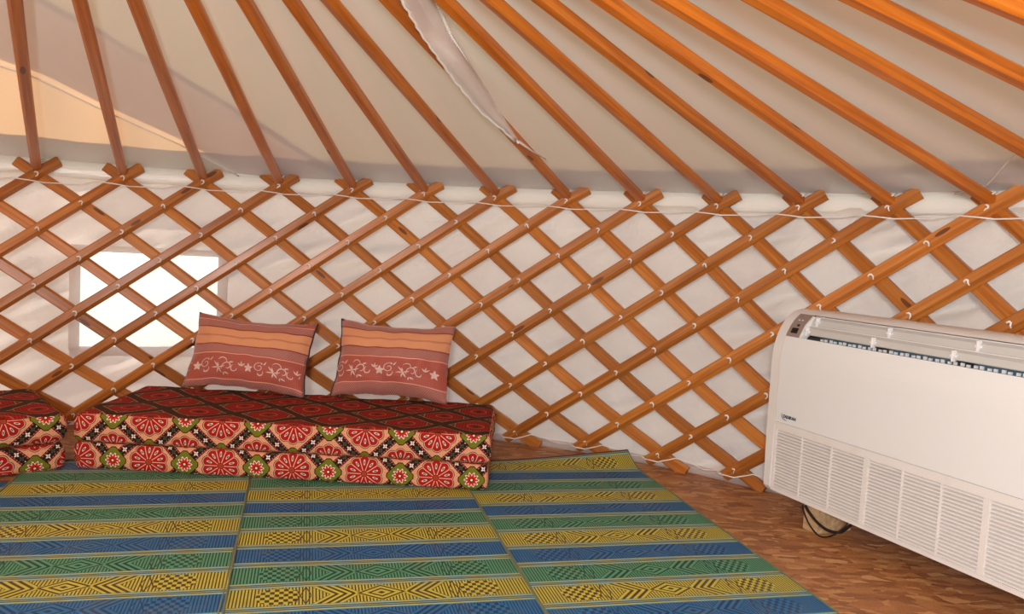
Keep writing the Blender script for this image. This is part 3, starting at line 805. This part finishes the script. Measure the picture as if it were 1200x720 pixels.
# ------------------------------------------------------------------ pillows
def pillow(loc, heading, lean, roll, W, H, off, label, seed, zipside):
    r = empty('pillow', loc, 0, label, 'pillow', 'striped pillows')
    rot = Matrix.Rotation(heading, 4, 'Z') @ Matrix.Rotation(-lean, 4, 'X') @ Matrix.Rotation(roll, 4, 'Y')
    r.rotation_euler = rot.to_euler()
    T = .082
    rnd = random.Random(seed)
    def S(s, t, side=1):
        """s,t in -1..1 ; t=-1 bottom; local x across, z up, y = depth (front negative)"""
        x = W / 2 * s * (1 - .06 * (1 - t * t)); z = H / 2 + H / 2 * t * (1 - .14 * (1 - s * s))
        th = T * max(0, (1 - abs(s) ** 2.8) * (1 - abs(t) ** 2.8)) ** .7
        th *= 1 + .10 * noise.noise(Vector((s * 2.2 + seed, t * 2.0, side)))
        wr = .010 * noise.noise(Vector((s * 5 + seed, t * 5, 4))) * (1 - abs(s * t))
        # corner tucks
        z += .008 * noise.noise(Vector((s * 3 + seed, t * 2, 8)))
        x += .006 * noise.noise(Vector((t * 3 + seed, s * 2, 2)))
        return Vector((x, -side * (th + wr), z))
    n = 40; mfs = 28; vs_ = []; fs = []; uvs = []
    for side in (1, -1):
        for a in range(mfs + 1):
            for c in range(n + 1):
                s = -1 + 2 * c / n; t = -1 + 2 * a / mfs
                s = math.copysign(abs(s) ** .85, s); t = math.copysign(abs(t) ** .85, t)
                vs_.append(S(s, t, side)); uvs.append(((s + 1) / 2, (1 - t) / 2))
    st_ = (n + 1) * (mfs + 1)
    for a in range(mfs):
        for c in range(n):
            q = a * (n + 1) + c; fs.append((q, q + 1, q + n + 2, q + n + 1)); q += st_; fs.append((q, q + n + 1, q + n + 2, q + 1))
    me = mesh_from('cover', vs_, fs, uvs, smooth=True)
    bm = bmesh.new(); bm.from_mesh(me); bmesh.ops.remove_doubles(bm, verts=bm.verts, dist=.0008); bm.to_mesh(me); bm.free()
    link('cover', me, r, pillow_material('pillow_cloth_%d' % seed, off))
    # embroidery: thin raised shapes that follow the cover
    ev = []; ef = []
    asp = W / H
    def surf(px_, py_): return S(px_, py_, 1) + Vector((0, -.0018, 0))
    def ribbon(pts, wd):
        b0 = len(ev)
        for k, (x, y) in enumerate(pts):
            x0, y0 = pts[max(k - 1, 0)]; x1, y1 = pts[min(k + 1, len(pts) - 1)]
            dx, dy = (x1 - x0) * asp, y1 - y0; l = hypot(dx, dy) or 1
            ww = wd * 1.1 * (1 - .6 * abs(2 * k / (len(pts) - 1) - 1) ** 3)
            ev.append(surf(x - dy / l * ww / asp, y + dx / l * ww)); ev.append(surf(x + dy / l * ww / asp, y - dx / l * ww))
        for k in range(len(pts) - 1): a = b0 + 2 * k; ef.append((a, a + 1, a + 3, a + 2))
    def arc(cx, cy, r0, r1, a0, a1, wd, n_=16):
        ribbon([(cx + (r0 + (r1 - r0) * q / n_) * cos(a0 + (a1 - a0) * q / n_) / asp, cy + (r0 + (r1 - r0) * q / n_) * sin(a0 + (a1 - a0) * q / n_)) for q in range(n_ + 1)], wd)
    def petal(cx, cy, an, l, wd):
        n_ = 6; b0 = len(ev); P2 = []
        for q in range(n_ + 1):
            f = q / n_; h = wd * .62 * sin(pi * f ** .8)
            P2.append((f * l, h))
        for (a_, h) in P2:
            for sg in (1, -1):
                x = a_ * cos(an) - sg * h * sin(an); y = a_ * sin(an) + sg * h * cos(an); ev.append(surf(cx + x / asp, cy + y))
        for q in range(n_): a = b0 + 2 * q; ef.append((a, a + 1, a + 3, a + 2))
    def flower(cx, cy):
        for q in range(5): petal(cx, cy, pi / 2 + q * 2 * pi / 5, .13, .056)
    def motif(cx, cy, K=1.5):
        arc(cx - .30 * K / asp, cy + .05 * K * .8, .10 * K, .02 * K, pi * .2, pi * 2.9, .009, 26)
        arc(cx - .28 * K / asp, cy - .08 * K * .8, .03 * K, .06 * K, pi, 2.2 * pi, .010)
        petal(cx - .22 * K / asp, cy + .10 * K * .8, 1.0, .09 * K, .018 * K); petal(cx - .25 * K / asp, cy + .12 * K * .8, 2.0, .05 * K, .014 * K)
        for an, l in ((2.3, .14), (1.9, .10), (3.2, .13), (.3, .12), (-.9, .12), (-1.7, .10)): petal(cx - .05 * K / asp, cy - .04 * K * .8, an, l * K, .020 * K)
        arc(cx + .10 * K / asp, cy + .00 * K * .8, .10 * K, .03 * K, pi * 1.2, -pi * .6, .012, 22)
        arc(cx + .02 * K / asp, cy + .10 * K * .8, .09 * K, .05 * K, pi * .9, 0, .010)
        arc(cx + .24 * K / asp, cy - .03 * K * .8, .08 * K, .03 * K, pi * .7, pi * 2.0, .012)
        petal(cx + .12 * K / asp, cy + .10 * K * .8, .2, .08 * K, .02 * K); petal(cx + .07 * K / asp, cy - .13 * K * .8, -.4, .09 * K, .022 * K); petal(cx + .06 * K / asp, cy - .13 * K * .8, -1.6, .06 * K, .018 * K)
        for an in (.6, 1.5, 2.4): petal(cx + .34 * K / asp, cy + .03 * K * .8, an, .09 * K, .020 * K)
        petal(cx - .28 * K / asp, cy - .15 * K * .8, .4, .06 * K, .018 * K); petal(cx - .28 * K / asp, cy - .15 * K * .8, 2.6, .05 * K, .014 * K)
    yc = 1 - 2 * (.755 - off)
    if seed == 1:
        flower(-.80, yc + .01); motif(-.36, yc); flower(.10, yc - .0); motif(.57, yc); petal(-.96, yc + .1, 0, .09, .02); petal(-.97, yc - .1, 0, .07, .018); petal(.93, yc - .05, 1.2, .10, .02)
    else:
        motif(-.62, yc); flower(-.17, yc - .02); motif(.29, yc); flower(.80, yc)
    o = link('embroidery', mesh_from('embroidery', ev, ef), r, M_embroid); tag(o, 'pale embroidered vine and flowers', kind='stuff')
    # hem bead round the cover
    ring = [S(-1 + 2 * k / 30, 1) for k in range(31)] + [S(1, 1 - 2 * k / 20) for k in range(1, 21)] + [S(1 - 2 * k / 30, -1) for k in range(1, 31)] + [S(-1, -1 + 2 * k / 20) for k in range(1, 20)]
    zp = [S(zipside, -1 + 2 * k / 20) + Vector((zipside * .002, .004, 0)) for k in range(21)]
    o = link('zip_edge', tube_mesh('zip_edge', zp, .0045, 6), r, M_dark); tag(o, 'dark zip along one side')
    return r
pillow((-.632, 2.485, .247), radians(4.5), .40, .045, .585, .375, 0.0, 'striped red and salmon pillow nearer the window, left of the two on the mattress', 1, 1)
pillow((.058, 2.560, .247), radians(2.0), .36, .008, .560, .385, .075, 'striped red and salmon pillow on the right, its salmon stripe close to the top edge', 2, -1)

# ------------------------------------------------------------------ air conditioner
AZ = radians(-61.13)
ac = empty('air_conditioner', (1.7143, 2.1224, 0), AZ, 'white floor-standing air conditioner on wooden blocks, against the lattice at right', 'air conditioner')
L_ = 1.48; ZB = .10; ZTOP = .826
def prof_pts(inset=0, n=12):
    P_ = [(.18, ZB + inset), (.012, ZB + inset), (0 + inset, ZB + .014)]
    P_ += [(inset, .36), (inset, .60)]
    for k in range(1, n + 1):
        a = (pi / 2) * k / n
        P_.append((.145 - (.145 - inset) * cos(a), .62 + (ZTOP - inset - .62) * sin(a)))
    P_ += [(.205, ZTOP - inset - .002), (.215, ZTOP - .02), (.215, ZB + .05)]
    return P_
def extrude_prof(name, P_, x0, x1, material, parent, bev=.0):
    bm = bmesh.new()
    a = [bm.verts.new((x0, y, z)) for y, z in P_]; c = [bm.verts.new((x1, y, z)) for y, z in P_]
    bm.faces.new(a); bm.faces.new(c[::-1])
    for k in range(len(P_)): bm.faces.new((a[k], a[(k + 1) % len(P_)], c[(k + 1) % len(P_)], c[k]))
    if bev:
        es = [e for e in bm.edges if abs(e.verts[0].co.x - e.verts[1].co.x) < 1e-6]
        bmesh.ops.bevel(bm, geom=es, offset=bev, segments=3, affect='EDGES')
    me = bm_mesh(name, bm); return link(name, me, parent, material)
for x0, x1 in ((0, .046), (L_ - .046, L_)):
    extrude_prof('end_cap', prof_pts(), x0, x1, M_acg, ac, .008)
# slope curve on the front shoulder, for panels on it
def shoulder(a): return (.145 - .145 * cos(a), .62 + (ZTOP - .62) * sin(a))
XI0, XI1 = .046, L_ - .046
# body back, bottom and cavity
bm = bmesh.new()
box_bm(bm, XI0, XI1, .205, .215, ZB + .02, ZTOP - .02); box_bm(bm, XI0, XI1, .014, .205, ZB + .002, ZB + .012)
link('back_shell', bm_mesh('back_shell', bm), ac, M_acg)
# top strip
tp = [shoulder(a_) for a_ in (1.14, 1.25, 1.36, 1.47, pi / 2)] + [(.205, ZTOP - .001), (.213, ZTOP - .012), (.200, ZTOP - .012), (.145, ZTOP - .012), (.108, ZTOP - .020)]
extrude_prof('top_strip', tp, XI0, XI1, M_acg, ac)
# front panel: flat face turning over the shoulder
aE = .50
fp = [(.0015, .379)] + [(.0, .56), (.0, .62)] + [shoulder(a_) for a_ in (.1, .2, .3, .4, aE)]
inner = [(y + .006, z - .001) for y, z in fp[::-1]]
extrude_prof('front_panel', fp + inner, XI0 + .002, XI1 - .002, M_acw, ac)
# cavity lining + coil behind the vanes
bm = bmesh.new(); box_bm(bm, XI0, XI1, .120, .124, .62, .790); box_bm(bm, XI0, XI1, .01, .124, .60, .606)
link('cavity_liner', bm_mesh('cavity_liner', bm), ac, M_gap)
bm = bmesh.new()
x = .20
while x < XI1 - .1:
    w1 = .24
    box_bm(bm, x, min(x + w1, XI1 - .03), .056, .060, .66, .742); x += .32
link('coil', bm_mesh('coil', bm), ac, M_coil)
bm = bmesh.new(); x = .20; k = 0
while x < XI1 - .1:
    box_bm(bm, x, x + .011, .050, .056, .716, .7235 + .0015 * (k % 3)); x += .020 + .006 * (k % 2); k += 1
o = link('coil_clips', bm_mesh('coil_clips', bm), ac, M_acw); o['kind'] = 'stuff'
# vanes
def blade(y0, z0, y1, z1, xa, xb, name='vane'):
    P_ = [(y0, z0), (y0 * .5 + y1 * .5 - .004, z0 * .5 + z1 * .5 + .006), (y1, z1), (y1 + .004, z1 - .003), (y0 * .5 + y1 * .5, z0 * .5 + z1 * .5 + .001), (y0 + .003, z0 - .003)]
    return extrude_prof(name, P_, xa, xb, M_vane, ac)
blade(.040, .735, .060, .766, .128, XI1 - .02)
blade(.066, .769, .090, .802, .128, XI1 - .02)
for (yy, zz) in ((.061, .767), (.0905, .8025)):
    extrude_prof('vane_edge', [(yy - .0035, zz - .0015), (yy - .001, zz + .0015), (yy + .004, zz), (yy + .003, zz - .003)], .128, XI1 - .02, M_acw, ac)
def clip(x, y, z):
    bm = bmesh.new(); box_bm(bm, x - .0035, x + .0035, y - .014, y + .006, z - .018, z + .018, bev=.0015); box_bm(bm, x - .011, x + .011, y - .011, y + .002, z - .004, z + .004, bev=.001)
    link('vane_clip', bm_mesh('vane_clip', bm), ac, M_acw)
for x in (.160, .50, .84, 1.18): clip(x, .074, .783)
for x in (.140, .46, .78, 1.10, 1.38): clip(x, .044, .745)
# slot end wall
extrude_prof('slot_end', [shoulder(.52), shoulder(.8), shoulder(1.1), (.11, .79), (.03, .69)], .120, .128, M_acw, ac)
# control panel on the shoulder
cp = [shoulder(a_) for a_ in (.50, .6, .7, .8, .9, 1.0, 1.1, 1.14)]
extrude_prof('control_panel', cp + [(y + .008, z - .004) for y, z in cp[::-1]], .048, .120, M_ctrl, ac)
def on_sh(name, a0, a1, x0, x1, material, lift=.001):
    P_ = [shoulder(a0), shoulder((a0 + a1) / 2), shoulder(a1)]
    out_ = [(y - lift, z + lift) for y, z in P_]
    return extrude_prof(name, out_ + [(y + .002, z - .001) for y, z in P_[::-1]], x0, x1, material, ac)
on_sh('display', .58, .70, .066, .100, M_blk); on_sh('sensor_window', .75, .80, .082, .094, M_blk)
on_sh('button', .9, .93, .070, .078, M_vane); on_sh('button', .9, .93, .088, .096, M_vane)
# grille
box_obj('grille_backing', (XI0, XI1, .014, .018, ZB + .012, .372), M_gap, ac)
grille = link('grille', None, ac)
gb = bmesh.new()
GX0, GX1 = .050, L_ - .050; GZ0, GZ1 = .118, .348
box_bm(gb, XI0 + .001, XI1 - .001, .000, .012, GZ1, .3775, bev=.0015); box_bm(gb, XI0 + .001, XI1 - .001, .000, .014, ZB + .002, GZ0, bev=.003)
edges = [(.049, .062), (.5, .524), (.955, .979), (1.412, 1.431)]
thin = [.200, .350, .663, .812, 1.118, 1.268]
for a_, c_ in edges: box_bm(gb, a_, c_, .0, .012, GZ0, GZ1, bev=.0012)
bpy.data.objects.remove(grille)
grille = link('grille', bm_mesh('grille', gb), ac, M_acg)
for x in thin: box_obj('divider', (x - .004, x + .004, .0005, .012, GZ0, GZ1), M_acg, grille, .001)
xs = sorted([.062, .500, .524, .955, .979, 1.412] + thin)
colsx = []
for sec in ((.062, .200, .350, .500), (.524, .663, .812, .955), (.979, 1.118, 1.268, 1.412)):
    for q in range(3): colsx.append((sec[q] + (.004 if q else 0), sec[q + 1] - (.004 if q < 2 else 0)))
NL = 19; lm_cache = {}
for (xa, xb) in colsx:
    w1 = round(xb - xa, 3)
    if w1 not in lm_cache:
        me = mesh_from('louvre', [(0, .001, .0), (0, .0012, .0048), (0, .013, .0105), (0, .013, .0075), (w1, .001, .0), (w1, .0012, .0048), (w1, .013, .0105), (w1, .013, .0075)],
                       [(0, 1, 2, 3), (4, 7, 6, 5), (0, 4, 5, 1), (1, 5, 6, 2), (2, 6, 7, 3), (3, 7, 4, 0)]); me.materials.append(M_acg); lm_cache[w1] = me
    for q in range(NL):
        o = link('louvre', lm_cache[w1], grille); o.location = (xa, 0, GZ0 + (GZ1 - GZ0) * (q + .2) / NL)
# lettering
tcu = bpy.data.curves.new('lettering', 'FONT'); tcu.body = 'TADIRAN'; tcu.size = .0165; tcu.extrude = .0004; tcu.shear = .25; tcu.offset = .0006
to = bpy.data.objects.new('tmp', tcu); C.collection.objects.link(to)
dg = bpy.context.evaluated_depsgraph_get(); me = bpy.data.meshes.new_from_object(to.evaluated_get(dg)); bpy.data.objects.remove(to)
me.materials.clear()
o = link('lettering', me, ac, M_logo); o.rotation_euler = (pi / 2, 0, 0); o.location = (.088, -.0012, .402)
tag(o, 'small dark slanted brand lettering')
sw = [(.082 + .030 * (1 - cos(a_)), -.0012, .412 - .020 * sin(a_)) for a_ in [pi * .5 * k / 12 for k in range(-2, 13)]]
o = link('swoosh', tube_mesh('swoosh', sw, [.0006 + .0008 * sin(pi * k / 14) for k in range(15)], 5), ac, M_logo)
# cables hanging below
def cable(pts, r): 
    P_ = [Vector(p_) for p_ in pts]; out_ = []
    for k in range(len(P_) - 1):
        p0 = P_[max(k - 1, 0)]; p1 = P_[k]; p2 = P_[k + 1]; p3 = P_[min(k + 2, len(P_) - 1)]
        for q in range(8):
            t = q / 8; out_.append(.5 * ((2 * p1) + (p2 - p0) * t + (2 * p0 - 5 * p1 + 4 * p2 - p3) * t * t + (3 * p1 - p0 - 3 * p2 + p3) * t ** 3))
    out_.append(P_[-1]); return link('power_cable', tube_mesh('power_cable', out_, r, 7), ac, M_blk)
cable([(.232, .0, .097), (.245, -.006, .080), (.285, -.010, .040), (.335, -.008, .014), (.385, .0, .030), (.42, .02, .07), (.43, .03, .097)], .0032)
cable([(.242, .004, .097), (.264, .002, .080), (.310, .006, .052), (.36, .012, .040), (.41, .02, .052), (.45, .03, .097)], .0055)
# support blocks: one near each end
for q, (x, lab) in enumerate(((.216, 'pale timber block under the left end of the air conditioner'), (1.20, 'pale timber block under the right end of the air conditioner'))):
    c_ = Vector((1.7143, 2.1224, 0)) + Vector((cos(AZ), sin(AZ), 0)) * x + Vector((-sin(AZ), cos(AZ), 0)) * .022
    bm = bmesh.new(); box_bm(bm, 0, .075, 0, .17, 0, .0995, bev=.003)
    o = link('timber_block', bm_mesh('timber_block', bm), None, M_block); o.location = c_; o.rotation_euler = (0, 0, AZ); tag(o, lab, 'wood block', 'timber blocks')
